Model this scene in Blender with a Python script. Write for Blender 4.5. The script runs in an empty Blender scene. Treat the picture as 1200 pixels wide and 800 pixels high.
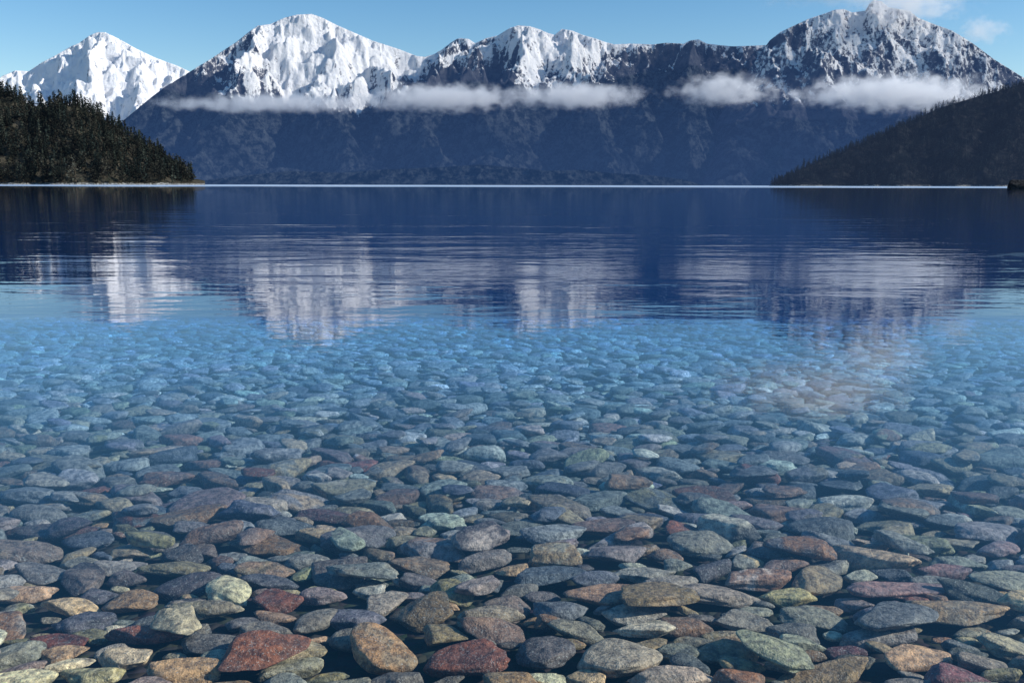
import bpy, math, random
import numpy as np
from mathutils import Vector, Matrix, noise as mn
R = math.radians
random.seed(7); rng = np.random.default_rng(11)
scn = bpy.context.scene
COL = scn.collection
# ------------------------------------------------------------------ layout
F = 1039.0; PITCH = R(10.0); CAM_H = 1.2
CP, SP = math.cos(PITCH), math.sin(PITCH)
def ray(px, py):
    dx, dy = (px - 600) / F, (400 - py) / F
    return dx, CP + dy * SP, -SP + dy * CP
def at(px, py, Y):
    a, b, c = ray(px, py); return (a / b * Y, Y, CAM_H + c / b * Y)
def tanel(px, py):
    a, b, c = ray(px, py); return c / b
def project(x, y, z):
    z = z - CAM_H
    f = y * CP - z * SP; u = y * SP + z * CP
    return 600 + F * x / f, 400 - F * u / f, f
SUN_EL, SUN_AZ = R(30), R(97)      # azimuth measured from the view direction (+Y) towards +X
# ------------------------------------------------------------------ helpers
def tag(o, label=None, cat=None, group=None, kind=None):
    if label: o['label'] = label
    if cat: o['category'] = cat
    if group: o['group'] = group
    if kind: o['kind'] = kind
    return o
def mesh_np(name, V, Fc, mat=None, smooth=True, attrs=None):
    """V (n,3); Fc (m,3|4) int"""
    me = bpy.data.meshes.new(name)
    V = np.asarray(V, dtype=np.float32); Fc = np.asarray(Fc, dtype=np.int32)
    k = Fc.shape[1]
    me.vertices.add(len(V)); me.vertices.foreach_set('co', V.ravel())
    me.loops.add(Fc.size); me.loops.foreach_set('vertex_index', Fc.ravel())
    me.polygons.add(len(Fc))
    me.polygons.foreach_set('loop_start', np.arange(0, Fc.size, k, dtype=np.int32))
    me.polygons.foreach_set('loop_total', np.full(len(Fc), k, dtype=np.int32))
    me.polygons.foreach_set('use_smooth', np.full(len(Fc), smooth))
    me.update(calc_edges=True); me.validate()
    if attrs:
        for an, A in attrs.items():
            A = np.asarray(A, dtype=np.float32)
            if A.ndim == 1:
                at_ = me.attributes.new(an, 'FLOAT', 'POINT'); at_.data.foreach_set('value', A)
            else:
                at_ = me.attributes.new(an, 'FLOAT_COLOR', 'POINT')
                at_.data.foreach_set('color', np.c_[A, np.ones(len(A), np.float32)].astype(np.float32).ravel())
    if mat: me.materials.append(mat)
    return me
def link(name, me, loc=(0, 0, 0)):
    o = bpy.data.objects.new(name, me); o.location = loc; COL.objects.link(o); return o
def grid_faces(nr, nc):
    i = np.arange(nr - 1)[:, None] * nc + np.arange(nc - 1)[None, :]
    return np.stack([i, i + 1, i + nc + 1, i + nc], -1).reshape(-1, 4)
# ---- numpy gradient noise
def _h(ix, iy, s):
    n = (ix.astype(np.int64) * 374761393 + iy.astype(np.int64) * 668265263 + s * 1442695041) & 0xffffffff
    n = ((n ^ (n >> 13)) * 1274126177) & 0xffffffff
    return ((n ^ (n >> 16)) & 0xffffffff) / 4294967296.0
def gnoise(x, y, s=0):
    x0 = np.floor(x); y0 = np.floor(y); fx = x - x0; fy = y - y0
    def g(ix, iy, dx, dy):
        a = _h(ix, iy, s) * 2 * np.pi; return np.cos(a) * dx + np.sin(a) * dy
    u = fx * fx * fx * (fx * (fx * 6 - 15) + 10); v = fy * fy * fy * (fy * (fy * 6 - 15) + 10)
    a = g(x0, y0, fx, fy); b = g(x0 + 1, y0, fx - 1, fy); c = g(x0, y0 + 1, fx, fy - 1); d = g(x0 + 1, y0 + 1, fx - 1, fy - 1)
    return 1.5 * ((a * (1 - u) + b * u) * (1 - v) + (c * (1 - u) + d * u) * v)
def fbm(x, y, o=5, s=0, gain=.5):
    t = 0; a = 1
    for k in range(o): t = t + a * gnoise(x * 2 ** k, y * 2 ** k, s + k); a *= gain
    return t
def ridged(x, y, o=6, s=0, gain=.5):
    t = 0; a = 1; w = 1; tot = 0
    for k in range(o):
        n = (1 - np.abs(gnoise(x * 2 ** k + 13.7 * k, y * 2 ** k, s + k))) ** 2 * w
        w = np.clip(n * 1.6, 0, 1); t = t + a * n; tot += a; a *= gain
    return t / tot
def blur1(a, n):
    k = np.hanning(2 * n + 3)[1:-1]; k /= k.sum()
    return np.convolve(np.pad(a, n, mode='edge'), k, mode='valid')
def sstep(a, b, x):
    t = np.clip((x - a) / (b - a), 0, 1); return t * t * (3 - 2 * t)
# ------------------------------------------------------------------ node helper
class NT:
    def __init__(s, name):
        s.m = bpy.data.materials.new(name); s.m.use_nodes = True; s.t = s.m.node_tree; s.t.nodes.clear()
        s.out = s.n('OutputMaterial')
    def n(s, typ, **kw):
        nd = s.t.nodes.new('ShaderNode' + typ)
        for k, v in kw.items():
            if k.startswith('_'): setattr(nd, k[1:], v)
        for k, v in kw.items():
            if not k.startswith('_'):
                key = int(k[1:]) if (k[0] == 'i' and k[1:].isdigit()) else k.replace('__', ' ')
                s.set(nd.inputs[key], v)
        return nd
    def set(s, inp, v):
        if isinstance(v, bpy.types.NodeSocket): s.t.links.new(v, inp)
        elif isinstance(v, bpy.types.Node): s.t.links.new(v.outputs[0], inp)
        else: inp.default_value = v
    def math(s, op, a, b=0.0, c=0.0, clamp=False):
        nd = s.n('Math', _operation=op, i0=a, i1=b, i2=c); nd.use_clamp = clamp; return nd.outputs[0]
    def mix(s, f, a, b, blend='MIX'):
        nd = s.n('Mix', _data_type='RGBA', _blend_type=blend); s.set(nd.inputs[0], f); s.set(nd.inputs[6], a); s.set(nd.inputs[7], b); return nd.outputs[2]
    def rng(s, v, a, b, c=0.0, d=1.0, smooth=True):
        nd = s.n('MapRange', i0=v, i1=a, i2=b, i3=c, i4=d)
        if smooth: nd.interpolation_type = 'SMOOTHSTEP'
        return nd.outputs[0]
    def noise(s, vec, scale, detail=4.0, rough=.5, dist=0.0):
        nd = s.n('TexNoise', Vector=vec, Scale=scale, Detail=detail, Roughness=rough, Distortion=dist); return nd.outputs[0]
    def vscale(s, vec, sc):
        return s.n('Mapping', Vector=vec, Scale=sc).outputs[0]
def C4(r, g, b): return (r, g, b, 1.0)
# ================================================================== world, sun, camera
w = bpy.data.worlds.new('World'); scn.world = w; w.use_nodes = True
nt = w.node_tree; nt.nodes.clear()
sky = nt.nodes.new('ShaderNodeTexSky'); sky.sky_type = 'NISHITA'; sky.sun_disc = False
sky.sun_elevation = SUN_EL; sky.sun_rotation = SUN_AZ; sky.air_density = 1.0; sky.dust_density = 0.3; sky.ozone_density = 1.6; sky.altitude = 400
bg = nt.nodes.new('ShaderNodeBackground'); bg.inputs[1].default_value = 0.138
hs = nt.nodes.new('ShaderNodeHueSaturation'); hs.inputs['Saturation'].default_value = 1.36; hs.inputs['Value'].default_value = 1.0
wo = nt.nodes.new('ShaderNodeOutputWorld')
nt.links.new(sky.outputs[0], hs.inputs['Color']); nt.links.new(hs.outputs[0], bg.inputs[0]); nt.links.new(bg.outputs[0], wo.inputs[0])
sl = bpy.data.lights.new('sun', 'SUN'); sl.energy = 5.0; sl.angle = R(0.5); sl.color = (1, .95, .87)
so = bpy.data.objects.new('sun', sl); COL.objects.link(so)
sd = Vector((math.sin(SUN_AZ) * math.cos(SUN_EL), math.cos(SUN_AZ) * math.cos(SUN_EL), math.sin(SUN_EL)))
so.rotation_euler = sd.to_track_quat('Z', 'Y').to_euler(); so.location = sd * 50
cd = bpy.data.cameras.new('camera'); cam = bpy.data.objects.new('camera', cd); COL.objects.link(cam); scn.camera = cam
cd.sensor_width = 36; cd.lens = 36 * F / 1200; cd.clip_start = .05; cd.clip_end = 80000
cam.matrix_world = Matrix.Translation((0, 0, CAM_H)) @ Matrix.Rotation(R(90) - PITCH, 4, 'X') @ Matrix.Rotation(R(0.12), 4, 'Z')
scn.view_settings.view_transform = 'Standard'; scn.view_settings.look = 'None'; scn.view_settings.exposure = 0
scn.cycles.use_denoising = True; scn.cycles.max_bounces = 8; scn.cycles.transparent_max_bounces = 12; scn.cycles.volume_bounces = 4
scn.cycles.caustics_reflective = False; scn.cycles.caustics_refractive = False
# ================================================================== terrain
def seg_cones(X, Y, lines, k):
    """upper envelope of roofs falling with slope k from polylines of (x,y,z)"""
    H = np.full(X.shape, -400.0)
    for ln in lines:
        for (p, q) in zip(ln[:-1], ln[1:]):
            dx, dy = q[0] - p[0], q[1] - p[1]; L2 = dx * dx + dy * dy + 1e-6
            t = np.clip(((X - p[0]) * dx + (Y - p[1]) * dy) / L2, 0, 1)
            d = np.hypot(X - p[0] - t * dx, Y - p[1] - t * dy)
            H = np.maximum(H, p[2] + t * (q[2] - p[2]) - k * d)
    return H
def terrain(sky_line, yr, spurs, pxr, Yr, nc, nr, k, warp, amp, seed, sharp=1.0, floor=-30, back=0.6):
    """sky_line: [(px,py)], yr: ridge distance as [(px,Y)]; returns arrays"""
    px = np.linspace(pxr[0], pxr[1], nc)
    Ys = np.linspace(Yr[0], Yr[1], nr)
    sx = [p[0] for p in sky_line]; sy = [p[1] for p in sky_line]
    tgt = tanel(px, np.interp(px, sx, sy) + 0.0)
    rx = [p[0] for p in yr]; ry = [p[1] for p in yr]
    a, b, _ = ray(px, 217.0)
    U = (a / b)
    X = U[None, :] * Ys[:, None]; Y = np.repeat(Ys[:, None], nc, 1)
    main = [at(p[0], p[1], float(np.interp(p[0], rx, ry))) for p in sky_line]
    lines = [main] + [[at(*q) for q in s] for s in spurs]
    W = warp
    wx = X + W * fbm(X / (W * 3.2), Y / (W * 3.2), 4, seed); wy = Y + W * fbm(X / (W * 3.2) + 40, Y / (W * 3.2), 4, seed + 9)
    H = seg_cones(wx, wy, lines, k)
    Hm = max(m[2] for m in main)
    rel = np.clip(H / Hm, 0, 1.2)
    n1 = ridged(X / (amp * 3.4), Y / (amp * 4.2), 6, seed + 20, .55) - .55
    n2 = fbm(X / (amp * .5), Y / (amp * .5), 4, seed + 40)
    H = H + (n1 * amp * 1.3 + n2 * amp * .10) * np.clip(rel * 1.6 + .12, 0, 1) * sharp
    # match the skyline column by column
    ang = (H - CAM_H) / Y
    cur = ang.max(0)
    f = np.clip(tgt / np.maximum(cur, 1e-4), .4, 2.5); fs = blur1(f, nc // 60)
    H = np.where(H > 0, H * fs[None, :], H)
    cur = ((H - CAM_H) / Y).max(0)
    res = (tgt - cur)
    wgt = np.clip((H - CAM_H) / Y / np.maximum(cur, 1e-4)[None, :], 0, 1) ** 9
    H = H + wgt * res[None, :] * Y
    H = np.maximum(H, floor)
    return px, X, Y, H
def normals(X, Y, H):
    P = np.stack([X, Y, H], -1)
    du = np.gradient(P, axis=1); dv = np.gradient(P, axis=0)
    N = np.cross(du, dv); N /= np.linalg.norm(N, axis=-1, keepdims=True) + 1e-9
    return N
# ---- mountain material: rock, forest, snow by attribute, plus aerial haze painted in as blue emission, stronger low down
def mountain_mat(name, haze, hcol, hlow, fine=.9):
    T = NT(name)
    pos = T.n('NewGeometry').outputs['Position']
    sn = T.n('Attribute', _attribute_name='snow').outputs['Fac']
    fo = T.n('Attribute', _attribute_name='forest').outputs['Fac']
    nz = T.noise(pos, .012, 8, .68)
    nz2 = T.noise(T.vscale(pos, (1.15, .6, .8)), .030, 8, .74)
    s = T.math('ADD', sn, T.math('MULTIPLY', T.math('SUBTRACT', nz2, .5), fine))
    s = T.math('ADD', s, T.math('MULTIPLY', T.math('SUBTRACT', nz, .5), .5))
    smask = T.rng(s, .38, .62)
    rock = T.mix(T.rng(nz, .35, .65), C4(.045, .058, .085), C4(.15, .155, .18))
    tree = T.mix(T.rng(T.noise(T.vscale(pos, (1, .5, 1)), .014, 8, .80), .42, .60), C4(.002, .006, .010), C4(.105, .125, .14))
    base = T.mix(T.rng(T.math('ADD', fo, T.math('MULTIPLY', T.math('SUBTRACT', nz, .5), .6)), .42, .58), rock, tree)
    col = T.mix(smask, base, C4(.94, .94, .95))
    bmp = T.n('Bump', Strength=1.0, Distance=30.0, Height=T.math('ADD', T.math('MULTIPLY', nz2, .8), nz))
    bs = T.n('BsdfDiffuse', Color=col, Normal=bmp, Roughness=.6)
    z = T.n('SeparateXYZ', Vector=pos)
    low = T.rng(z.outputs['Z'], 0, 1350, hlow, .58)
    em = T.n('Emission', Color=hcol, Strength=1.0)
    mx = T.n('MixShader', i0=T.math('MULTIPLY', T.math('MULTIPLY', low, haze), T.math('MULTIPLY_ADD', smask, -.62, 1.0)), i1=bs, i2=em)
    T.set(T.out.inputs[0], mx)
    return T.m
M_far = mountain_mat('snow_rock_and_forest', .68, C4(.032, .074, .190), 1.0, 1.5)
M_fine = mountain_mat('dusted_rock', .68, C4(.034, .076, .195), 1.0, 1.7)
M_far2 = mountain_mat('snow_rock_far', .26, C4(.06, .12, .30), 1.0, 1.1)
# ---- the distant left peak
A_sky = [(-260, 150), (-120, 125), (-40, 108), (5, 97), (15, 90), (30, 84), (45, 85), (60, 75), (72, 69), (85, 62), (97, 55), (105, 52), (118, 43), (127, 39), (136, 39), (150, 46), (170, 58), (190, 68), (205, 74), (216, 78), (228, 84), (260, 100), (330, 130), (420, 165)]
A_sp = [[(127, 39, 11200), (110, 70, 10700), (98, 100, 10200), (80, 140, 9600), (60, 190, 8700)],
        [(136, 39, 11200), (160, 80, 10500), (165, 120, 9900), (160, 170, 9100)],
        [(60, 75, 11200), (45, 105, 10700), (30, 150, 9900)],
        [(205, 74, 11200), (200, 100, 10600), (205, 150, 9700)]]
px, X, Y, H = terrain(A_sky, [(-300, 11300), (420, 11100)], A_sp, (-260, 380), (8600, 12200), 640, 260, 1.2, 100, 150, 3, 1.0)
N = normals(X, Y, H)
snow = .86 + .25 * (H - 500) / 1200 + .75 * (N[..., 2] - .72) - .32 * np.clip(ridged(X / 500, Y / 900, 5, 77) - .45, 0, 1)
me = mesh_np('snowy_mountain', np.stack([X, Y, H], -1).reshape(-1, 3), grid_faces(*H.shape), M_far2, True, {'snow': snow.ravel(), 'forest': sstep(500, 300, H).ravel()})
tag(link('far_mountain', me), 'snow covered pyramid peak behind the forested headland', 'mountain', kind='structure')
# ---- the central range
B_sky = [(-60, 214), (60, 200), (110, 170), (140, 150), (165, 130), (185, 114), (200, 103), (230, 85), (262, 65), (285, 50), (300, 38), (310, 31), (325, 29), (340, 22), (355, 18), (372, 17), (385, 22), (400, 30), (420, 39), (440, 48), (470, 58), (490, 66), (500, 67), (510, 64), (520, 58), (530, 50), (538, 45), (550, 46), (557, 51), (562, 49), (570, 45), (583, 42), (597, 33), (606, 30), (620, 31), (632, 35), (641, 39), (648, 41), (656, 34), (668, 36), (680, 41), (694, 45), (705, 49), (716, 52), (735, 51), (760, 52), (775, 50), (795, 51), (803, 47), (812, 46), (822, 51), (850, 54), (880, 53), (897, 52), (930, 62), (1000, 82), (1100, 112), (1200, 142), (1300, 170), (1450, 200)]
B_yr = [(-60, 7600), (165, 8400), (310, 9200), (370, 9400), (500, 9500), (610, 9100), (716, 9400), (900, 9500), (1450, 9000)]
B_sp = [[(310, 31, 9200), (292, 62, 8750), (272, 100, 8250), (250, 150, 7500), (215, 200, 6600)],
        [(200, 103, 8700), (190, 150, 7800), (170, 200, 6800)],
        [(372, 17, 9400), (392, 52, 9000), (380, 96, 8500), (395, 135, 7800), (410, 190, 6700)],
        [(440, 48, 9500), (437, 78, 9100), (470, 110, 8400), (495, 150, 7600), (520, 198, 6500)],
        [(538, 45, 9400), (522, 75, 8900), (500, 98, 8450), (470, 120, 8000)],
        [(583, 42, 9200), (560, 75, 8800), (545, 105, 8300)],
        [(612, 30, 9100), (618, 62, 8700), (600, 92, 8300), (580, 120, 7800), (575, 160, 7200), (600, 205, 6300)],
        [(657, 34, 9200), (672, 70, 8750), (690, 102, 8200), (705, 150, 7400), (720, 200, 6400)],
        [(716, 52, 9400), (714, 78, 8900), (735, 110, 8300), (760, 150, 7500)],
        [(808, 46, 9400), (800, 90, 8600), (815, 130, 7900), (800, 190, 6700)],
        [(297, 200, 6500), (380, 196, 6450), (520, 199, 6350), (640, 204, 6200), (760, 208, 6100), (818, 214, 6050)],
        [(897, 52, 9500), (900, 100, 8500), (910, 160, 7400), (900, 205, 6300)]]
px, X, Y, H = terrain(B_sky, B_yr, B_sp, (-60, 1400), (6000, 10400), 1500, 330, 1.18, 110, 165, 5, 1.0)
N = normals(X, Y, H); PX = np.repeat(px[None, :], H.shape[0], 0)
fine_g = ridged(X / 90 + fbm(X / 200, Y / 200, 3, 6), Y / 420, 4, 44)
pk = np.interp(PX, [150, 200, 260, 310, 350, 430, 500, 560, 620, 690, 716, 740, 800, 830, 900, 1400], [.40, .44, .52, .74, .92, .88, .74, .60, .82, .74, .46, .41, .47, .41, .34, .2])
line = np.interp(PX, [150, 300, 420, 500, 560, 640, 710, 760, 1400], [1050, 920, 870, 1020, 1090, 1030, 1150, 1290, 1500]) * .95
PY = project(X, Y, H)[1]
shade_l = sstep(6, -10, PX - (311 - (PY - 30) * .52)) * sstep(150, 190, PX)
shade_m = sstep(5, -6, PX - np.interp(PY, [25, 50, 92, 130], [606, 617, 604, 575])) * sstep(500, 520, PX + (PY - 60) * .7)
pk = pk - .16 * shade_l - .14 * shade_m - .3 * sstep(78, 98, PY) * shade_m  # snow cut back on two flanks, painting part of their shade as rock
gul = ridged(PX / 14 + fbm(X / 400, Y / 400, 3, 5), Y / 1500, 4, 91)
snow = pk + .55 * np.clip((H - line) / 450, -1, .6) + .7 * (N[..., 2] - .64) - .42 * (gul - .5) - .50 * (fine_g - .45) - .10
snow = snow - .55 * sstep(-120, -260, H - line) + .10 * fbm(X / 150, Y / 150, 4, 61)
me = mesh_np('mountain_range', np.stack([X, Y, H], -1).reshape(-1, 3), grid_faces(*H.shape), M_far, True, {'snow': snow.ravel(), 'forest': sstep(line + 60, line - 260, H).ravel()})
tag(link('mountain_range', me), 'long dark range with snow capped summits across the lake', 'mountains', kind='structure')
# ---- the broad summit on the right
C_sky = [(800, 212), (825, 165), (845, 125), (862, 95), (880, 68), (893, 47), (905, 37), (915, 32), (935, 22), (955, 15), (965, 11), (975, 10), (985, 14), (1000, 12), (1004, 3), (1009, -1), (1018, 1), (1026, 8), (1040, 10), (1050, 12), (1060, 20), (1080, 28), (1100, 35), (1125, 50), (1150, 68), (1175, 83), (1200, 98), (1260, 130), (1350, 165), (1450, 195)]
C_sp = [[(905, 37, 8500), (912, 75, 7950), (925, 112, 7450), (950, 155, 6900), (960, 205, 6200)],
        [(955, 15, 8650), (950, 50, 8250), (962, 90, 7750), (990, 130, 7200), (1010, 180, 6500)],
        [(1040, 10, 8700), (1032, 50, 8200), (1040, 92, 7700), (1060, 130, 7200), (1080, 180, 6500)],
        [(1100, 35, 8600), (1095, 75, 8050), (1115, 115, 7450), (1140, 170, 6700)],
        [(880, 68, 8300), (870, 110, 7600), (860, 150, 7000), (850, 205, 6200)]]
px, X, Y, H = terrain(C_sky, [(800, 7600), (905, 8500), (1010, 8800), (1450, 8200)], C_sp, (790, 1420), (6000, 9800), 800, 340, .92, 120, 200, 8, 1.15)
N = normals(X, Y, H); PX = np.repeat(px[None, :], H.shape[0], 0)
gul = ridged(X / 260 + fbm(X / 300, Y / 300, 3, 5), Y / 500, 5, 95)
snow = .51 + .22 * np.clip((H - 900) / 600, -1.2, 1) + .5 * (N[..., 2] - .72) + .55 * (gul - .5) + .12 * N[..., 0] - .6 * sstep(720, 520, H)
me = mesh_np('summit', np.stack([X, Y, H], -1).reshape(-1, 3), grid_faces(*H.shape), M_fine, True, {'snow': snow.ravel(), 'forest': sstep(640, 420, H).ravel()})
tag(link('right_mountain', me), 'broad rocky summit dusted with snow above a cloud band', 'mountain', kind='structure')
# ---- low wooded shore in the middle of the far side
F_sky = [(215, 224), (240, 212), (290, 206), (340, 201), (400, 203), (450, 199), (520, 196), (560, 193), (600, 196), (640, 200), (680, 199), (720, 203), (760, 205), (800, 210), (818, 215), (830, 226), (860, 250)]
px, X, Y, H = terrain(F_sky, [(215, 5800), (860, 5700)], [[(560, 193, 5800), (580, 212, 5450)], [(340, 201, 5800), (360, 213, 5450)], [(700, 200, 5800), (690, 213, 5500)]], (215, 860), (5300, 6300), 640, 90, .35, 40, 32, 31, .8, floor=-12)
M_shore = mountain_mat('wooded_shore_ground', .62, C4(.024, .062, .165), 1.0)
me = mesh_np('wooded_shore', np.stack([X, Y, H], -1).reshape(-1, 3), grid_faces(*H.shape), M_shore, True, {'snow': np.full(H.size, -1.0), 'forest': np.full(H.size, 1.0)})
tag(link('wooded_shore', me), kind='structure')
# ---- near hills
def hill_mat(name, haze, dark, light, hc=(.03, .05, .10)):
    T = NT(name)
    pos = T.n('NewGeometry').outputs['Position']
    z = T.n('SeparateXYZ', Vector=pos).outputs['Z']
    nz = T.noise(pos, .05, 7, .65); n2 = T.noise(pos, .35, 5, .6)
    col = T.mix(T.rng(nz, .35, .65), C4(*dark), C4(*light))
    sh = T.mix(T.rng(n2, .4, .6), C4(.10, .10, .09), C4(.42, .42, .40))
    col = T.mix(T.rng(T.math('ADD', z, T.math('MULTIPLY', T.math('SUBTRACT', nz, .5), 9.0)), 2.2, 3.4), sh, col)
    bmp = T.n('Bump', Strength=.8, Distance=3.0, Height=n2)
    bs = T.n('BsdfDiffuse', Color=col, Normal=bmp)
    mx = T.n('MixShader', i0=haze, i1=bs, i2=T.n('Emission', Color=C4(*hc)))  # blue air haze painted onto the ground as an even emission
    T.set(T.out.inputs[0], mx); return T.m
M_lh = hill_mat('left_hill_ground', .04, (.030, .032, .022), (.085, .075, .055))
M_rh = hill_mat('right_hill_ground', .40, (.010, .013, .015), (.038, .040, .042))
L_sky = [(-500, 60), (-200, 78), (-60, 98), (0, 107), (20, 115), (40, 123), (60, 128), (95, 123), (115, 135), (140, 150), (160, 165), (185, 184), (205, 201), (214, 213), (219, 222), (240, 250)]
L_sp = [[(95, 123, 1720), (110, 160, 1600), (120, 200, 1500)], [(20, 115, 1800), (30, 160, 1600), (40, 205, 1480)], [(160, 165, 1660), (168, 195, 1560)], [(-60, 98, 1850), (-60, 190, 1500)]]
pxl, XL, YL, HL = terrain(L_sky, [(-500, 1950), (0, 1800), (160, 1660), (226, 1560)], L_sp, (-500, 240), (1400, 2200), 420, 170, .55, 18, 22, 14, .8, floor=-12)
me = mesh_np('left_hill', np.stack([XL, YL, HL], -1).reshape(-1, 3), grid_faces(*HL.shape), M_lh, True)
tag(link('left_hill', me), kind='structure')
R_sky = [(880, 240), (900, 224), (912, 217), (925, 205), (940, 196), (970, 184), (1000, 170), (1030, 157), (1060, 142), (1090, 127), (1120, 117), (1160, 105), (1200, 95), (1300, 75), (1450, 60), (1700, 60)]
R_sp = [[(1030, 157, 2500), (1050, 190, 2250), (1060, 212, 2120)], [(1120, 117, 2650), (1130, 165, 2350), (1120, 205, 2150)], [(1200, 95, 2700), (1190, 150, 2350), (1150, 190, 2150), (1120, 214, 2060)], [(1450, 60, 2700), (1300, 130, 2300), (1250, 200, 2100)]]
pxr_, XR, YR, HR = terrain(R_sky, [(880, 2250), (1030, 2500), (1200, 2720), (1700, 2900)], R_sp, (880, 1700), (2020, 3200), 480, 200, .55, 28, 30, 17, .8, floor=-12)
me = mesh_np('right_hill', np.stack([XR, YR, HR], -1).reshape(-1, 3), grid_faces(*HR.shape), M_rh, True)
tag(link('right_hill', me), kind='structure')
# ================================================================== trees
def foliage_mat(name, haze):
    T = NT(name)
    tint = T.n('Attribute', _attribute_name='tint').outputs['Color']
    pos = T.n('NewGeometry').outputs['Position']
    nz = T.noise(pos, .5, 4, .6)
    rnd = T.n('ObjectInfo').outputs['Random']
    col = T.mix(T.rng(nz, .3, .7), C4(.25, .25, .26), C4(1.5, 1.48, 1.38))
    col = T.mix(1.0, tint, col, 'MULTIPLY')
    gain = T.math('MULTIPLY_ADD', T.math('POWER', rnd, 2.0), 1.5, .50)
    cc = T.n('CombineColor'); [T.set(cc.inputs[q], gain) for q in range(3)]
    col = T.mix(1.0, col, cc, 'MULTIPLY')
    mx = T.n('MixShader', i0=haze, i1=T.n('BsdfDiffuse', Color=col), i2=T.n('Emission', Color=C4(.03, .05, .10)))  # air haze over the trees, put into the foliage as blue emission
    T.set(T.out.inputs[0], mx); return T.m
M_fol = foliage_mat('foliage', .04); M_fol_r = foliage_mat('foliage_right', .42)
def tree_np(seed, kind):
    """unit height tree: trunk and a crown of drooping leaf clumps. returns V, F(tri), tint"""
    r = np.random.default_rng(seed); V = []; Fc = []; T = []
    def add(v, f, c):
        o = len(V); V.extend(v); Fc.extend([[a + o for a in t] for t in f]); T.extend([c] * len(v))
    tr = .022
    ring = [(tr * math.cos(a), tr * math.sin(a), 0) for a in (0, 2.1, 4.2)]
    add(ring + [(0, 0, .95)], [(0, 1, 3), (1, 2, 3), (2, 0, 3)], (.05, .04, .03))
    n = 46
    for i in range(n):
        h = .13 + .87 * (i + r.random()) / n
        if kind == 0: rad = .19 * (1 - h) ** .85 + .010
        elif kind == 1: rad = .30 * math.sin(math.pi * min(1, (h * .93) ** .9)) ** .7 + .02
        else: rad = (.155 * (1 - h) ** .7 + .012)
        a = r.random() * 6.283; d = rad * (.35 + .65 * r.random()); s = .045 + .055 * r.random() * (1.25 - h)
        c = np.array((d * math.cos(a), d * math.sin(a), min(h, .985) - d * .25))
        q = r.normal(size=(5, 3)); q /= np.linalg.norm(q, axis=1)[:, None]; q *= s * (.7 + .6 * r.random((5, 1))); q[:, 2] *= .75
        b = .6 + .7 * r.random() + .35 * (h - .5)
        base = ((.034, .042, .034), (.060, .060, .048), (.020, .028, .025))[kind]
        add([tuple(c + t) for t in q], [(0, 1, 2), (0, 2, 3), (0, 3, 4), (0, 4, 1), (1, 3, 2), (1, 4, 3)], tuple(x * b for x in base))
    return np.array(V), np.array(Fc), np.array(T)
protos = [tree_np(s, (0, 2, 1, 0, 2, 0, 1, 0, 2)[s]) for s in range(9)]
def hsample(px, XX, YY, HH, p, Y):
    c = np.clip(np.interp(p, px, np.arange(len(px))), 0, len(px) - 1.001); r = np.clip((Y - YY[0, 0]) / (YY[-1, 0] - YY[0, 0]) * (len(YY) - 1), 0, len(YY) - 1.001)
    c0 = c.astype(int); r0 = r.astype(int); fc = c - c0; fr = r - r0
    z = (HH[r0, c0] * (1 - fc) + HH[r0, c0 + 1] * fc) * (1 - fr) + (HH[r0 + 1, c0] * (1 - fc) + HH[r0 + 1, c0 + 1] * fc) * fr
    a, b, _ = ray(p, 217.0); return a / b * Y, z
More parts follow.
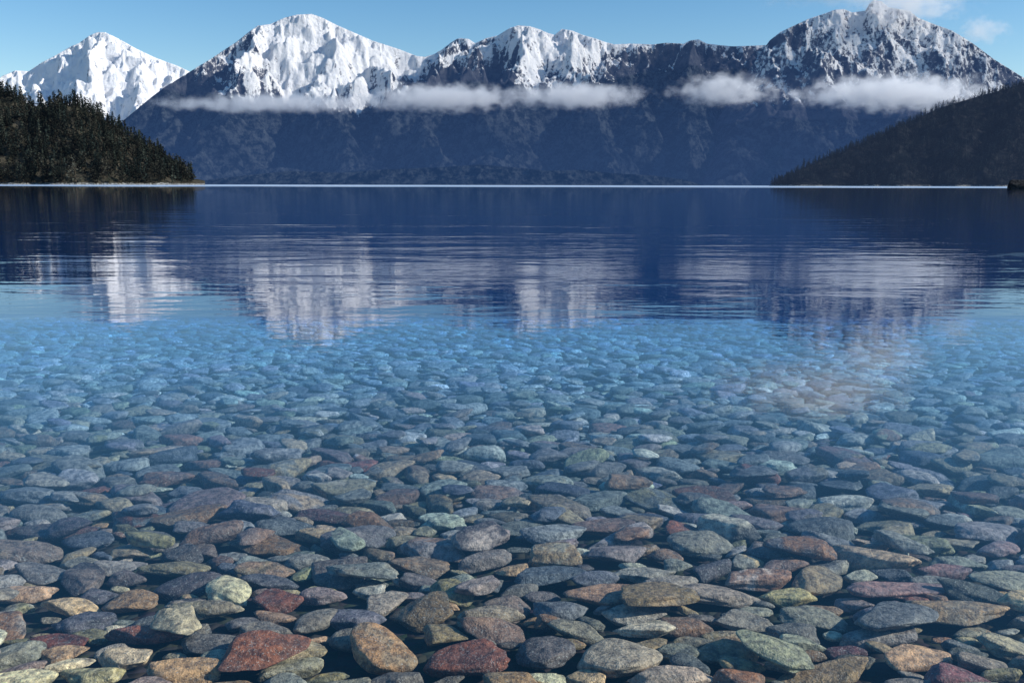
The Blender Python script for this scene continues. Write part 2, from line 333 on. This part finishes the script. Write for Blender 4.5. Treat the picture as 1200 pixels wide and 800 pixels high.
def forest(px, XX, YY, HH, pr, Yr, spacing, hmin, hmax, indiv, mat, name, seed, tlabel, group, gain=(1, 1, 1)):
    r = np.random.default_rng(seed)
    area = (pr[1] - pr[0]) / F * (Yr[1] ** 2 - Yr[0] ** 2) / 2
    n = int(area / spacing ** 2)
    p = r.uniform(*pr, n); Y = np.sqrt(r.uniform(Yr[0] ** 2, Yr[1] ** 2, n))
    x, z = hsample(px, XX, YY, HH, p, Y)
    ok = z > 1.4
    # keep only what faces the lake (drop what lies far behind the crest)
    x, z, p, Y = x[ok], z[ok], p[ok], Y[ok]
    el = (z + 20) / Y
    cols = {}
    vis = np.zeros(len(x), bool)
    order = np.argsort(Y); hor = {}
    for i in order:
        b = int(p[i] // 3); m = hor.get(b, -1)
        if el[i] > m - 0.006: vis[i] = True
        if el[i] > m: hor[b] = el[i] - .009
    x, z, p, Y = x[vis], z[vis], p[vis], Y[vis]
    hgt = r.uniform(hmin, hmax, len(x)) * np.where(r.random(len(x)) < .12, 1.25, 1)
    kind = r.integers(0, 9, len(x)); rot = r.uniform(0, 6.28, len(x)); wd = r.uniform(.8, 1.25, len(x))
    inframe = (p > 2) & (p < 1198)
    size = np.where(inframe, hgt / Y, 0)
    top = set(np.argsort(-size)[:indiv].tolist()) if indiv else set()
    Vs = []; Fs = []; Ts = []; off = 0
    metree = [mesh_np('forest_tree', v, f, mat, False, {'tint': t}) for v, f, t in protos] if indiv else None
    for i in range(len(x)):
        if i in top:
            o = bpy.data.objects.new('forest_tree', metree[kind[i]]); COL.objects.link(o)
            o.location = (x[i], Y[i], z[i] - .5); o.scale = (hgt[i] * wd[i], hgt[i] * wd[i], hgt[i]); o.rotation_euler = (0, 0, rot[i])
            tag(o, tlabel, 'tree', group); continue
        v, f, t = protos[kind[i]]
        c, s = math.cos(rot[i]), math.sin(rot[i]); W_ = hgt[i] * wd[i]
        vv = np.c_[(v[:, 0] * c - v[:, 1] * s) * W_ + x[i], (v[:, 0] * s + v[:, 1] * c) * W_ + Y[i], v[:, 2] * hgt[i] + z[i] - .5]
        Vs.append(vv); Fs.append(f + off); Ts.append(t * r.uniform(.6, 1.5) * gain); off += len(v)
    me = mesh_np(name, np.concatenate(Vs), np.concatenate(Fs), mat, False, {'tint': np.concatenate(Ts)})
    tag(link(name, me), None, None, kind='stuff'); print(name, len(x))
forest(pxl, XL, YL, HL, (-260, 225), (1410, 1990), 10.5, 14, 34, 290, M_fol, 'left_forest', 21, 'dark conifer standing in the dense forest of the headland by the snowy pyramid peak', 'trees on the forested headland')
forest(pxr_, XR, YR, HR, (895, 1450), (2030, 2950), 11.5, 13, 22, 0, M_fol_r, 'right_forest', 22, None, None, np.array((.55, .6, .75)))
# ================================================================== lake bed and water
def bed_z(y): return -(0.155 + 0.062 * (np.maximum(y, 0.0) - 2.0)) - 0.0012 * np.maximum(y - 9, 0) ** 2 * 3
T = NT('silty_gravel')
pos = T.n('NewGeometry').outputs['Position']
v1 = T.n('TexVoronoi', Vector=pos, Scale=26.0).outputs['Color']; vd = T.n('TexVoronoi', Vector=pos, Scale=26.0).outputs['Distance']
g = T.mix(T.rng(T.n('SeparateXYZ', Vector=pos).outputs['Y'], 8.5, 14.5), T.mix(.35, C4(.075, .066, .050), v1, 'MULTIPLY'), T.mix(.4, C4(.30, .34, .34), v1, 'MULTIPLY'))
T.set(T.out.inputs[0], T.n('BsdfDiffuse', Color=g, Normal=T.n('Bump', Strength=1.0, Distance=.02, Height=T.math('SUBTRACT', 1.0, vd))))
ys = np.concatenate([np.linspace(-3, 16, 120), np.geomspace(16.3, 6500, 60)]); us = np.linspace(-1, 1, 120)
Xb = us[None, :] * (14 + ys[:, None].clip(0) * 1.3); Yb = np.repeat(ys[:, None], 120, 1)
Zb = np.maximum(bed_z(Yb), -14) + np.where(Yb < 20, .03 * fbm(Xb * 1.3, Yb * 1.3, 4, 3), 0) - .03
me = mesh_np('lake_bed', np.stack([Xb, Yb, Zb], -1).reshape(-1, 3), grid_faces(120 + 60, 120), T.m)
tag(link('lake_bed', me), kind='structure')
# water
T = NT('lake_water')
pos = T.n('NewGeometry').outputs['Position']
sx = T.n('SeparateXYZ', Vector=pos); yy = sx.outputs['Y']
mid = T.math('MULTIPLY', T.rng(yy, 5.5, 12), T.rng(yy, 60, 22, 0.25, 1.0))
swell = T.noise(T.vscale(pos, (.30, .85, 1)), 1.25, 3, .5, .3)
rip = T.noise(T.vscale(pos, (.45, 1.0, 1)), 5.0, 3, .55)
cap = T.noise(T.vscale(pos, (.25, 1.0, 1)), .18, 3, .6)
patch = T.rng(T.noise(T.vscale(pos, (.12, .5, 1)), .35, 2, .5), .38, .62, .25, 1.0)
hgt = T.math('ADD', T.math('MULTIPLY', swell, T.math('MULTIPLY', T.math('MULTIPLY', mid, patch), .024)),
             T.math('MULTIPLY', rip, T.math('MULTIPLY_ADD', T.rng(yy, 3.5, 8.5), .0016, .0005)))
hgt = T.math('ADD', hgt, T.math('MULTIPLY', cap, T.rng(yy, 20, 60, 0, .014)))
bmp = T.n('Bump', Strength=1.0, Distance=1.0, Height=hgt)
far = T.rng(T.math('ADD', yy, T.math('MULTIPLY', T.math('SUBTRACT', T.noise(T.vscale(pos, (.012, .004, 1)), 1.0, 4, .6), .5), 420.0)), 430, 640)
rough = T.math('MULTIPLY_ADD', far, .35, .02)
gl = T.n('BsdfGlossy', Color=C4(1, 1, 1), Roughness=rough, Normal=bmp)
tr = T.n('BsdfTransparent', Color=C4(1, 1, 1))
bf = T.n('NewGeometry').outputs['Backfacing']     # the same air-to-water reflectance from either side, as rays here pass straight on
fr = T.n('Fresnel', IOR=T.math('MULTIPLY_ADD', bf, 1 / 1.333 - 1.333, 1.333), Normal=bmp)
s1 = T.n('MixShader', i0=fr, i1=tr, i2=gl)
sky_sheen = T.n('BsdfDiffuse', Color=C4(.45, .56, .70))  # sky reflection of the ruffled far water, painted as pale diffuse colour
s2 = T.n('MixShader', i0=T.math('MULTIPLY', far, .62), i1=s1, i2=sky_sheen)
T.set(T.out.inputs[0], s2)
ab = T.n('VolumeAbsorption', Color=C4(.12, .60, .88), Density=.52)
sc = T.n('VolumeScatter', Color=C4(.15, .80, 1.0), Density=.022)
T.set(T.out.inputs[1], T.n('AddShader', i0=ab, i1=sc))
W = 16000
V = [(-W, -6, 0), (W, -6, 0), (W, 13000, 0), (-W, 13000, 0), (-W, -6, -20), (W, -6, -20), (W, 13000, -20), (-W, 13000, -20)]
Fq = [(0, 1, 2, 3), (7, 6, 5, 4), (0, 4, 5, 1), (1, 5, 6, 2), (2, 6, 7, 3), (3, 7, 4, 0)]
me = mesh_np('lake_water', V, Fq, T.m, False)
tag(link('lake_water', me), kind='structure')
# ================================================================== stones
T = NT('water_worn_stone')
pos = T.n('NewGeometry').outputs['Position']
tint = T.n('Attribute', _attribute_name='tint').outputs['Color']
tint2 = T.n('Attribute', _attribute_name='tint_two').outputs['Color']
big = T.noise(pos, 7.0, 3, .55, .4); med = T.noise(pos, 38, 5, .68); fine = T.noise(pos, 150, 3, .7)
vein = T.noise(T.vscale(pos, (1, 1, 2.5)), 13, 4, .5, 1.6)
c = T.mix(T.rng(big, .47, .60), tint, tint2)
c = T.mix(T.rng(med, .30, .72), T.mix(1.0, c, C4(.34, .34, .36), 'MULTIPLY'), T.mix(1.0, c, C4(1.75, 1.72, 1.62), 'MULTIPLY'))
c = T.mix(T.math('MULTIPLY', T.rng(fine, .58, .68), .6), c, C4(.60, .57, .48))
c = T.mix(T.math('MULTIPLY', T.rng(fine, .42, .34), .65), c, C4(.02, .022, .025))
vl = T.math('MULTIPLY', T.rng(T.math('ABSOLUTE', T.math('SUBTRACT', vein, .5)), .012, .0), .35)
c = T.mix(vl, c, C4(.45, .43, .38))
b = T.n('Bump', Strength=1.0, Distance=.009, Height=T.math('ADD', T.math('MULTIPLY', med, 1.6), T.math('MULTIPLY', fine, .5)))
T.set(T.out.inputs[0], T.n('BsdfPrincipled', Base__Color=c, Roughness=.62, Normal=b))
M_stone = T.m
import bmesh
ICO = {}
for sdv in (2, 3, 4, 5):
    bm = bmesh.new(); bmesh.ops.create_icosphere(bm, subdivisions=sdv, radius=1.0)
    ICO[sdv] = (np.array([v.co[:] for v in bm.verts]), np.array([[v.index for v in f.verts] for f in bm.faces])); bm.free()
def stone_shape(seed, lod, a, b, h, kind='cobble'):
    r = np.random.default_rng(seed); D, Fc = ICO[lod]
    n = {'cobble': 15, 'slab': 11, 'round': 24}[kind]
    P = r.normal(size=(n, 3)); P[:, 2] *= .55; P /= np.linalg.norm(P, axis=1)[:, None]
    d = r.uniform(.62, .98, n)
    P = np.vstack([P, [(r.normal() * .13, r.normal() * .13, 1), (r.normal() * .1, r.normal() * .1, -1)]]); P[-2:] /= np.linalg.norm(P[-2:], axis=1)[:, None]
    d = np.r_[d, r.uniform(.62, .85), .62]
    dots = np.clip(D @ P.T, 1e-3, None) / d[None, :]
    k = {'round': 8.0, 'cobble': 17.0, 'slab': 22.0}[kind]
    q = (np.sum(dots ** k, axis=1) + .80 ** k) ** (-1 / k)       # rounded polyhedron
    V = D * q[:, None]
    o = r.uniform(0, 100, 3)
    nz = np.array([mn.noise(Vector(v * 1.7 + o)) for v in D]) if lod >= 4 else fbm(D[:, 0] * 1.5 + o[0], D[:, 1] * 1.5 + D[:, 2] * 1.1 + o[1], 2, seed % 97)
    V *= (1 + .10 * nz)[:, None]
    if lod >= 4:
        n3 = np.array([mn.noise(Vector(v * 6.5 + o)) for v in V]); V *= (1 + .022 * n3)[:, None]
    # a shear gives wedge shaped ends
    V[:, 2] *= 1 + .30 * r.normal() * .6 * V[:, 0].clip(-1, 1)
    m = np.abs(V).max(0); V = V / m
    return V * np.array([a, b, h / 2]), Fc
PAL = {'grey': ((.20, .205, .20), (.15, .155, .16)), 'green grey': ((.18, .185, .17), (.215, .22, .20)), 'slate blue': ((.075, .09, .12), (.12, .135, .16)),
       'tan': ((.34, .27, .17), (.26, .22, .155)), 'brown': ((.20, .135, .085), (.15, .12, .095)), 'rust red': ((.22, .075, .04), (.16, .065, .045)),
       'maroon': ((.15, .065, .058), (.12, .08, .072)), 'orange': ((.34, .19, .085), (.24, .17, .10)), 'pale': ((.42, .43, .37), (.33, .35, .30)),
       'olive': ((.20, .19, .11), (.26, .25, .17)), 'mauve grey': ((.17, .145, .132), (.20, .17, .14)), 'dark grey': ((.07, .075, .08), (.10, .105, .11)),
       'pink': ((.33, .19, .15), (.25, .17, .15)), 'teal grey': ((.13, .15, .15), (.17, .19, .185))}
# (px, py of the middle, width in px, visible height px, colour, kind, turn deg, words)
HERO = [(545, 762, 112, 44, 'rust red', 'cobble', 4), (452, 752, 100, 66, 'orange', 'round', -8), (497, 704, 86, 40, 'brown', 'slab', 0), (534, 681, 56, 50, 'olive', 'cobble', 20),
 (590, 694, 66, 44, 'mauve grey', 'cobble', -20), (727, 757, 106, 60, 'green grey', 'round', 0), (640, 752, 76, 44, 'dark grey', 'cobble', 10), (600, 787, 88, 38, 'brown', 'cobble', 12),
 (585, 727, 96, 36, 'mauve grey', 'slab', -5), (712, 686, 108, 36, 'tan', 'slab', 3), (643, 664, 98, 28, 'slate blue', 'slab', 0), (755, 664, 92, 26, 'green grey', 'slab', 0),
 (757, 721, 80, 24, 'pale', 'slab', 8), (845, 684, 104, 32, 'green grey', 'cobble', 5), (872, 709, 80, 30, 'teal grey', 'slab', -4), (925, 682, 78, 24, 'tan', 'slab', 4),
 (1040, 677, 162, 34, 'pink', 'slab', 3), (1125, 705, 118, 44, 'brown', 'cobble', 0), (958, 707, 92, 32, 'green grey', 'cobble', 0), (1038, 728, 116, 30, 'grey', 'slab', 0),
 (1078, 756, 92, 34, 'tan', 'cobble', 6), (1122, 783, 84, 26, 'maroon', 'slab', 0), (866, 789, 70, 34, 'orange', 'cobble', 0), (858, 747, 92, 36, 'brown', 'cobble', 4),
 (965, 774, 170, 34, 'olive', 'slab', 8), (938, 738, 82, 26, 'green grey', 'slab', 2), (790, 780, 112, 36, 'pale', 'cobble', 0), (343, 747, 86, 36, 'olive', 'round', 0),
 (262, 745, 104, 34, 'dark grey', 'slab', 4), (172, 733, 112, 28, 'rust red', 'slab', -10), (72, 737, 92, 28, 'rust red', 'slab', 6), (156, 757, 80, 26, 'pale', 'slab', 0),
 (222, 775, 96, 34, 'tan', 'cobble', 0), (116, 781, 98, 38, 'olive', 'cobble', 0), (30, 788, 90, 30, 'pale', 'cobble', 4), (30, 680, 92, 24, 'tan', 'slab', 0), (88, 694, 80, 24, 'tan', 'slab', 6),
 (158, 689, 78, 30, 'brown', 'slab', -6), (242, 707, 92, 30, 'mauve grey', 'cobble', 0), (326, 698, 62, 30, 'rust red', 'cobble', -10), (204, 659, 86, 30, 'tan', 'round', 0),
 (318, 672, 74, 24, 'slate blue', 'cobble', 0), (62, 616, 130, 28, 'maroon', 'slab', 0), (398, 661, 78, 38, 'mauve grey', 'cobble', 0), (496, 650, 88, 30, 'brown', 'slab', 4),
 (312, 627, 106, 32, 'orange', 'slab', 2), (244, 582, 92, 38, 'mauve grey', 'round', 0), (388, 598, 92, 18, 'maroon', 'slab', 0), (520, 603, 62, 22, 'pale', 'slab', 0),
 (708, 613, 96, 20, 'pink', 'slab', 2), (1172, 632, 60, 22, 'pink', 'cobble', 0), (1105, 657, 76, 18, 'pink', 'slab', 0), (1120, 645, 78, 20, 'green grey', 'slab', 0),
 (60, 790, 60, 20, 'grey', 'cobble', 0), (400, 790, 110, 26, 'grey', 'slab', 4), (500, 800, 90, 24, 'tan', 'slab', 0), (700, 800, 90, 30, 'tan', 'slab', 0), (1010, 800, 150, 26, 'orange', 'slab', 0),
 (20, 740, 60, 40, 'dark grey', 'cobble', 0), (285, 795, 90, 30, 'orange', 'cobble', 0), (180, 797, 70, 24, 'grey', 'cobble', 0), (1180, 740, 80, 30, 'mauve grey', 'cobble', 0), (1150, 765, 70, 22, 'grey', 'cobble', 0),
 (470, 782, 80, 24, 'dark grey', 'slab', 0), (330, 785, 70, 24, 'teal grey', 'cobble', 0), (420, 712, 70, 30, 'slate blue', 'cobble', 0), (380, 690, 60, 30, 'green grey', 'cobble', 0),
 (652, 700, 80, 28, 'slate blue', 'slab', 0), (805, 715, 70, 24, 'brown', 'slab', 0), (800, 745, 70, 28, 'dark grey', 'slab', 0), (1035, 700, 70, 24, 'slate blue', 'slab', 0), (520, 730, 64, 34, 'olive', 'cobble', 0)]
stones = []                 # x, y, a, b, h, rot, colour, kind, hero
cell = {}
def rad(s, th):
    t = th - s[5]; a, b = s[2], s[3]
    return a * b / math.sqrt((b * math.cos(t)) ** 2 + (a * math.sin(t)) ** 2)
def free(s, ov):
    ci, cj = int(s[0] // .4), int(s[1] // .4)
    for i in range(ci - 1, ci + 2):
        for j in range(cj - 1, cj + 2):
            for q in cell.get((i, j), ()):
                dx, dy = q[0] - s[0], q[1] - s[1]; d = math.hypot(dx, dy)
                if d < .6 and d < ov * (rad(s, math.atan2(dy, dx)) + rad(q, math.atan2(-dy, -dx))): return False
    return True
def put(s):
    stones.append(s); cell.setdefault((int(s[0] // .4), int(s[1] // .4)), []).append(s)
for (hx, hy, wpx, hpx, colr, kd, turn) in HERO:
    # stand the stone on the bed where its lower edge shows
    y = 3.0
    th = tanel(hx, hy)
    for _ in range(12): y = (CAM_H - float(bed_z(y)) - .05) / -th
    x = (hx - 600) / F * (y * CP + (CAM_H + .2) * SP)
    f = y * CP + CAM_H * SP
    a = wpx / F * f / 2 * .98; el = math.atan(-th)
    hv = hpx / F * f
    h = min(.14, max(.05, hv * .46)); b = max(.05, min(a * .95, (hv - h * math.cos(el) * .55) / math.sin(el) / 2 * .95))
    s = [x, y, a, b, h, R(turn), colr, kd, True]
    if free(s, .70): put(s)
random.seed(5)
names = list(PAL); wts = [23, 19, 8, 15, 12, 2.6, .8, 2.4, 9, 13, 7, 7, 1.2, 8]
for n_try, (amin, amax, ov) in ((4500, (.15, .19, .90)), (16000, (.12, .155, .87)), (36000, (.09, .125, .85)), (50000, (.06, .085, .84)), (16000, (.035, .05, .84))):
    for _ in range(n_try):
        y = 1.7 + 13.3 * math.sqrt(random.random()) if amin > .06 else 1.7 + 9 * random.random() ** .75
        x = random.uniform(-1, 1) * (.66 * y + .7)
        a = random.uniform(amin, amax) * float(np.interp(y, [2, 3.5, 6, 12], [1.12, 1.0, .82, .74])); b = a * random.uniform(.40, .68)
        s = [x, y, a, b, min(.105, a * random.uniform(.32, .62)), random.gauss(0, .38), random.choices(names, wts)[0], random.choice(('cobble', 'cobble', 'slab', 'slab', 'slab', 'round')), False]
        if free(s, ov): put(s)
lower = len(stones); cell.clear()
for _ in range(2600):      # a second, sparse layer lying across the first
    y = 2.1 + 11 * math.sqrt(random.random()); x = random.uniform(-1, 1) * (.66 * y + .5); a = random.uniform(.08, .145) * (1.1 - .03 * y)
    s = [x, y, a, a * random.uniform(.45, .75), min(.075, a * random.uniform(.3, .5)), random.gauss(0, .4), random.choices(names, wts)[0], random.choice(('cobble', 'slab', 'slab')), False]
    if free(s, 1.35 + .5 * random.random()): put(s)
print('stones', len(stones), lower)
def showsize(s):
    u, v, f = project(s[0], s[1], float(bed_z(s[1])) + s[4] * .5)
    if not (-5 < u < 1205 and v < 815): return 0
    return s[2] * (s[3] + s[4]) / f ** 2.4
order = sorted(range(len(stones)), key=lambda i: -showsize(stones[i]))
indiv = [i for i in order[:300]]
inset = set(indiv)
def build(i, lod):
    s = stones[i]; V, Fc = stone_shape(i * 7 + 3, lod, s[2], s[3], s[4], s[7])
    r = random.Random(i)
    q_ = .10; tx, ty = r.gauss(.02, q_), r.gauss(0, q_)
    M = (Matrix.Rotation(s[5], 3, 'Z') @ Matrix.Rotation(tx, 3, 'X') @ Matrix.Rotation(ty, 3, 'Y'))
    V = V @ np.array(M).T
    k = r.uniform(.60, 1.35)
    c1, c2 = PAL[s[6]]; j = [r.uniform(.9, 1.1) for _ in range(3)]
    c2 = c2 if (s[8] or r.random() < .8) else PAL[r.choice(['grey', 'tan', 'olive', 'pale', 'green grey'])][0]
    dp = float(sstep(3.8, 9.0, s[1])); g1 = sum(c1) / 3; g2 = sum(c2) / 3     # deeper stones tinted paler and bluer, painting in the water's azure veil
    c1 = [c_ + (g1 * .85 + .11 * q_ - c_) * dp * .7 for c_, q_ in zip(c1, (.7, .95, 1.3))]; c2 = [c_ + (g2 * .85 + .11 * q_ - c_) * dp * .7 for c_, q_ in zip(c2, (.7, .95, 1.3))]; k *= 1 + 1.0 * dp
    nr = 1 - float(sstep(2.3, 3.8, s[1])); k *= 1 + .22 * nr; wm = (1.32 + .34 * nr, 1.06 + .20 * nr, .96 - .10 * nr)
    if s[6] in ('rust red', 'maroon', 'orange', 'pink'): wm = (1.14 + .10 * nr, 1.06, .98)
    t1 = [c1[q] * k * j[q] * wm[q] for q in range(3)]; t2 = [c2[q] * k * j[q] * wm[q] for q in range(3)]
    return V, Fc, t1, t2, (s[0], s[1], float(bed_z(s[1])) + s[4] * .36 + (.045 if i >= lower else 0) + (.03 * float(fbm(np.array(s[0] * 1.3), np.array(s[1] * 1.3), 4, 3))) - .01)
# ---- labels: from each stone's own look and its nearest distinct neighbour
CN = {'grey': 'grey', 'green grey': 'green grey', 'slate blue': 'slate blue', 'tan': 'tan', 'brown': 'brown', 'rust red': 'rust red', 'maroon': 'maroon', 'orange': 'orange brown', 'pale': 'pale grey',
      'olive': 'olive', 'mauve grey': 'mauve grey', 'dark grey': 'dark grey', 'pink': 'pinkish brown', 'teal grey': 'teal grey'}
KN = {'cobble': 'angular', 'slab': 'flat', 'round': 'rounded'}
uv = {i: project(stones[i][0], stones[i][1], float(bed_z(stones[i][1])) + stones[i][4] * .5) for i in indiv}
def szw(i):
    w_ = 2 * stones[i][2] / uv[i][2] * F
    return 'small' if w_ < 48 else ('' if w_ < 78 else 'large')
def desc(i):
    s = stones[i]; el = 'long ' if s[2] / s[3] > 1.85 else ''
    return (szw(i) + ' ' + el + CN[s[6]] + ' ' + KN[s[7]]).strip()
def sided(i, j):
    du, dv = uv[j][0] - uv[i][0], (uv[j][1] - uv[i][1]) * 1.6
    if abs(du) > abs(dv): return 'just left of' if du > 0 else 'just right of'
    return 'just behind' if dv > 0 else 'just in front of'
def zone(i):
    u, v, _ = uv[i]
    c_ = 'far left' if u < 170 else 'left' if u < 400 else 'centre left' if u < 560 else 'centre' if u < 680 else 'centre right' if u < 830 else 'right' if u < 1040 else 'far right'
    r_ = 'at the bottom edge' if v > 770 else 'in the nearest stones' if v > 725 else 'in the near shallows' if v > 680 else 'in the middle shallows' if v > 630 else 'in the deeper bluish water'
    return r_ + ', ' + c_
used = {}; labels = {}
from collections import Counter
dc = Counter(desc(i) for i in indiv)
for i in indiv:
    near = sorted((j for j in indiv if j != i and szw(j) != 'small'), key=lambda j: math.hypot(uv[j][0] - uv[i][0], (uv[j][1] - uv[i][1]) * 1.6))[:6]
    cands = []
    if dc[desc(i)] == 1: cands.append(f"{desc(i)} stone {zone(i)}")
    for j in near[:3]: cands.append(f"{desc(i)} stone {sided(i, j)} a {(CN[stones[j][6]] + ' ' + KN[stones[j][7]]).strip()} one, {zone(i)}")
    for j in near[:3]: cands.append(f"{desc(i)} stone {sided(i, j)} a {(szw(j) + ' ' + CN[stones[j][6]] + ' ' + KN[stones[j][7]]).strip()} one, {zone(i).split(', ')[1]}")
    for j in near: cands.append(f"{desc(i)} stone {sided(i, j)} a {(szw(j) + ' ' + CN[stones[j][6]] + ' ' + KN[stones[j][7]]).strip()} one")
    for j in near:
        for k in near:
            if j != k: cands.append(f"{desc(i)} stone between a {CN[stones[j][6]]} and a {CN[stones[k][6]]} one, {zone(i).split(', ')[1]}")
    for c_ in cands:
        c_ = ' '.join(c_.split()).replace('a orange', 'an orange').replace('a olive', 'an olive')
        if c_ not in used and len(c_.replace(',', '').split()) <= 16: used[c_] = i; labels[i] = c_; break
    else: labels[i] = cands[-1]
for n_, i in enumerate(indiv):
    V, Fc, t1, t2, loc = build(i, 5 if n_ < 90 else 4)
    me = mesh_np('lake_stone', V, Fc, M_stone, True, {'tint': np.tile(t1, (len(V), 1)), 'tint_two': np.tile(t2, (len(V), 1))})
    tag(link('lake_stone', me, loc), labels[i], 'stone', 'stones lying on the bed of the clear shallows')
Vs = []; Fs = []; A1 = []; A2 = []; off = 0
for i in range(len(stones)):
    if i in inset: continue
    s = stones[i]; lod = 4 if (s[1] < 4 and s[2] > .06) else (3 if s[1] < 9 else 2)
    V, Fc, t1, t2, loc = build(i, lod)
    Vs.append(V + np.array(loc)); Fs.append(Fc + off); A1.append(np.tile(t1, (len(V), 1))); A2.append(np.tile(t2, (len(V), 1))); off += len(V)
me = mesh_np('pebbles', np.concatenate(Vs), np.concatenate(Fs), M_stone, True, {'tint': np.concatenate(A1), 'tint_two': np.concatenate(A2)})
tag(link('pebbles', me), kind='stuff')
# ---- small rocky point breaking the bright line of water near the right edge
V, Fc = stone_shape(901, 5, 7.5, 4.0, 6.6, 'cobble')
T = NT('dark_wet_rock'); pos = T.n('NewGeometry').outputs['Position']; nz = T.noise(pos, .8, 6, .65)
T.set(T.out.inputs[0], T.n('BsdfDiffuse', Color=T.mix(T.rng(nz, .35, .65), C4(.012, .013, .016), C4(.06, .06, .06)), Normal=T.n('Bump', Strength=.8, Distance=.5, Height=nz)))
me = mesh_np('shore_rock', V, Fc, T.m); p = at(1196, 217, 420)
tag(link('shore_rock', me, (p[0], 420, .8)), 'low black rock breaking the bright far waterline below the forested slope', 'rock')
# ================================================================== clouds
def cloud_mat(name, dens, sc_, thr, seed, soft=.22):
    T = NT(name)
    oc = T.n('TexCoord').outputs['Object']
    pos = T.n('NewGeometry').outputs['Position']
    ln = T.n('VectorMath', _operation='LENGTH', i0=oc).outputs['Value']
    body = T.math('SUBTRACT', 1.0, ln)
    nz = T.noise(T.n('Mapping', Vector=pos, Location=(seed * 913.0, 0, 0), Scale=(1, 1, 1.35)).outputs[0], sc_, 5, .6)
    d = T.rng(T.math('ADD', T.math('MULTIPLY', body, .75), T.math('MULTIPLY', T.math('SUBTRACT', nz, .5), 1.5)), thr, thr + soft, 0, dens)
    vs = T.n('VolumeScatter', Color=C4(.97, .98, 1.0), Density=d, Anisotropy=.25)
    T.set(T.out.inputs[1], vs)
    return T.m
def cloud(px0, px1, py0, py1, Y, depth, dens, label, sc_=.006, thr=.16, seed=1, tilt=0, soft=.22):
    a = at(px0, (py0 + py1) / 2, Y); b = at(px1, (py0 + py1) / 2, Y)
    top = at((px0 + px1) / 2, py0, Y); bot = at((px0 + px1) / 2, py1, Y)
    V, Fc = ICO[3]
    me = mesh_np('cloud', V * 1.02, Fc, cloud_mat('cloud', dens, sc_, thr, seed, soft))
    o = link('cloud', me, ((a[0] + b[0]) / 2, Y, (top[2] + bot[2]) / 2)); o.scale = ((b[0] - a[0]) / 2, depth, (top[2] - bot[2]) / 2)
    o.rotation_euler = (0, R(tilt), 0)
    tag(o, label, 'cloud', kind=None); return o
cloud(150, 500, 108, 136, 7300, 420, .0056, 'thin grey white cloud streak lying under the highest snow peak', seed=1, thr=.13, soft=.45, sc_=.008)
cloud(400, 640, 94, 136, 7300, 420, .0075, 'puffy white cloud band below the narrow twin peaks', seed=2, thr=.14, soft=.42, sc_=.009)
cloud(575, 775, 93, 132, 7250, 420, .0072, 'white cloud tapering off in front of the dark flat ridge', seed=12, thr=.14, soft=.42, sc_=.0095)
cloud(765, 935, 78, 132, 7000, 350, .0066, 'short ragged cloud between the dark ridge and the rocky summit', seed=3, thr=.19, soft=.42, sc_=.010)
cloud(895, 1200, 80, 136, 6500, 450, .0095, 'bright white cloud band across the foot of the rocky summit', seed=4, thr=.17, soft=.42, sc_=.009)
cloud(965, 1160, -34, 36, 8400, 450, .0038, 'wispy cloud curling around the top of the rocky summit', seed=5, thr=.18, soft=.5, sc_=.008)
cloud(800, 1160, -90, 16, 9800, 700, .0024, 'large soft cloud drifting above the rocky summit', seed=6, thr=.12, sc_=.004, soft=.6)
cloud(1110, 1192, 12, 58, 9600, 300, .0034, 'small detached wisp of cloud beside the rocky summit', seed=7, thr=.2, soft=.5, sc_=.009)
cloud(925, 1075, -84, -16, 9300, 380, .0040, 'compact white cloud hanging high over the rocky summit', seed=9, thr=.04, soft=.6, sc_=.005)
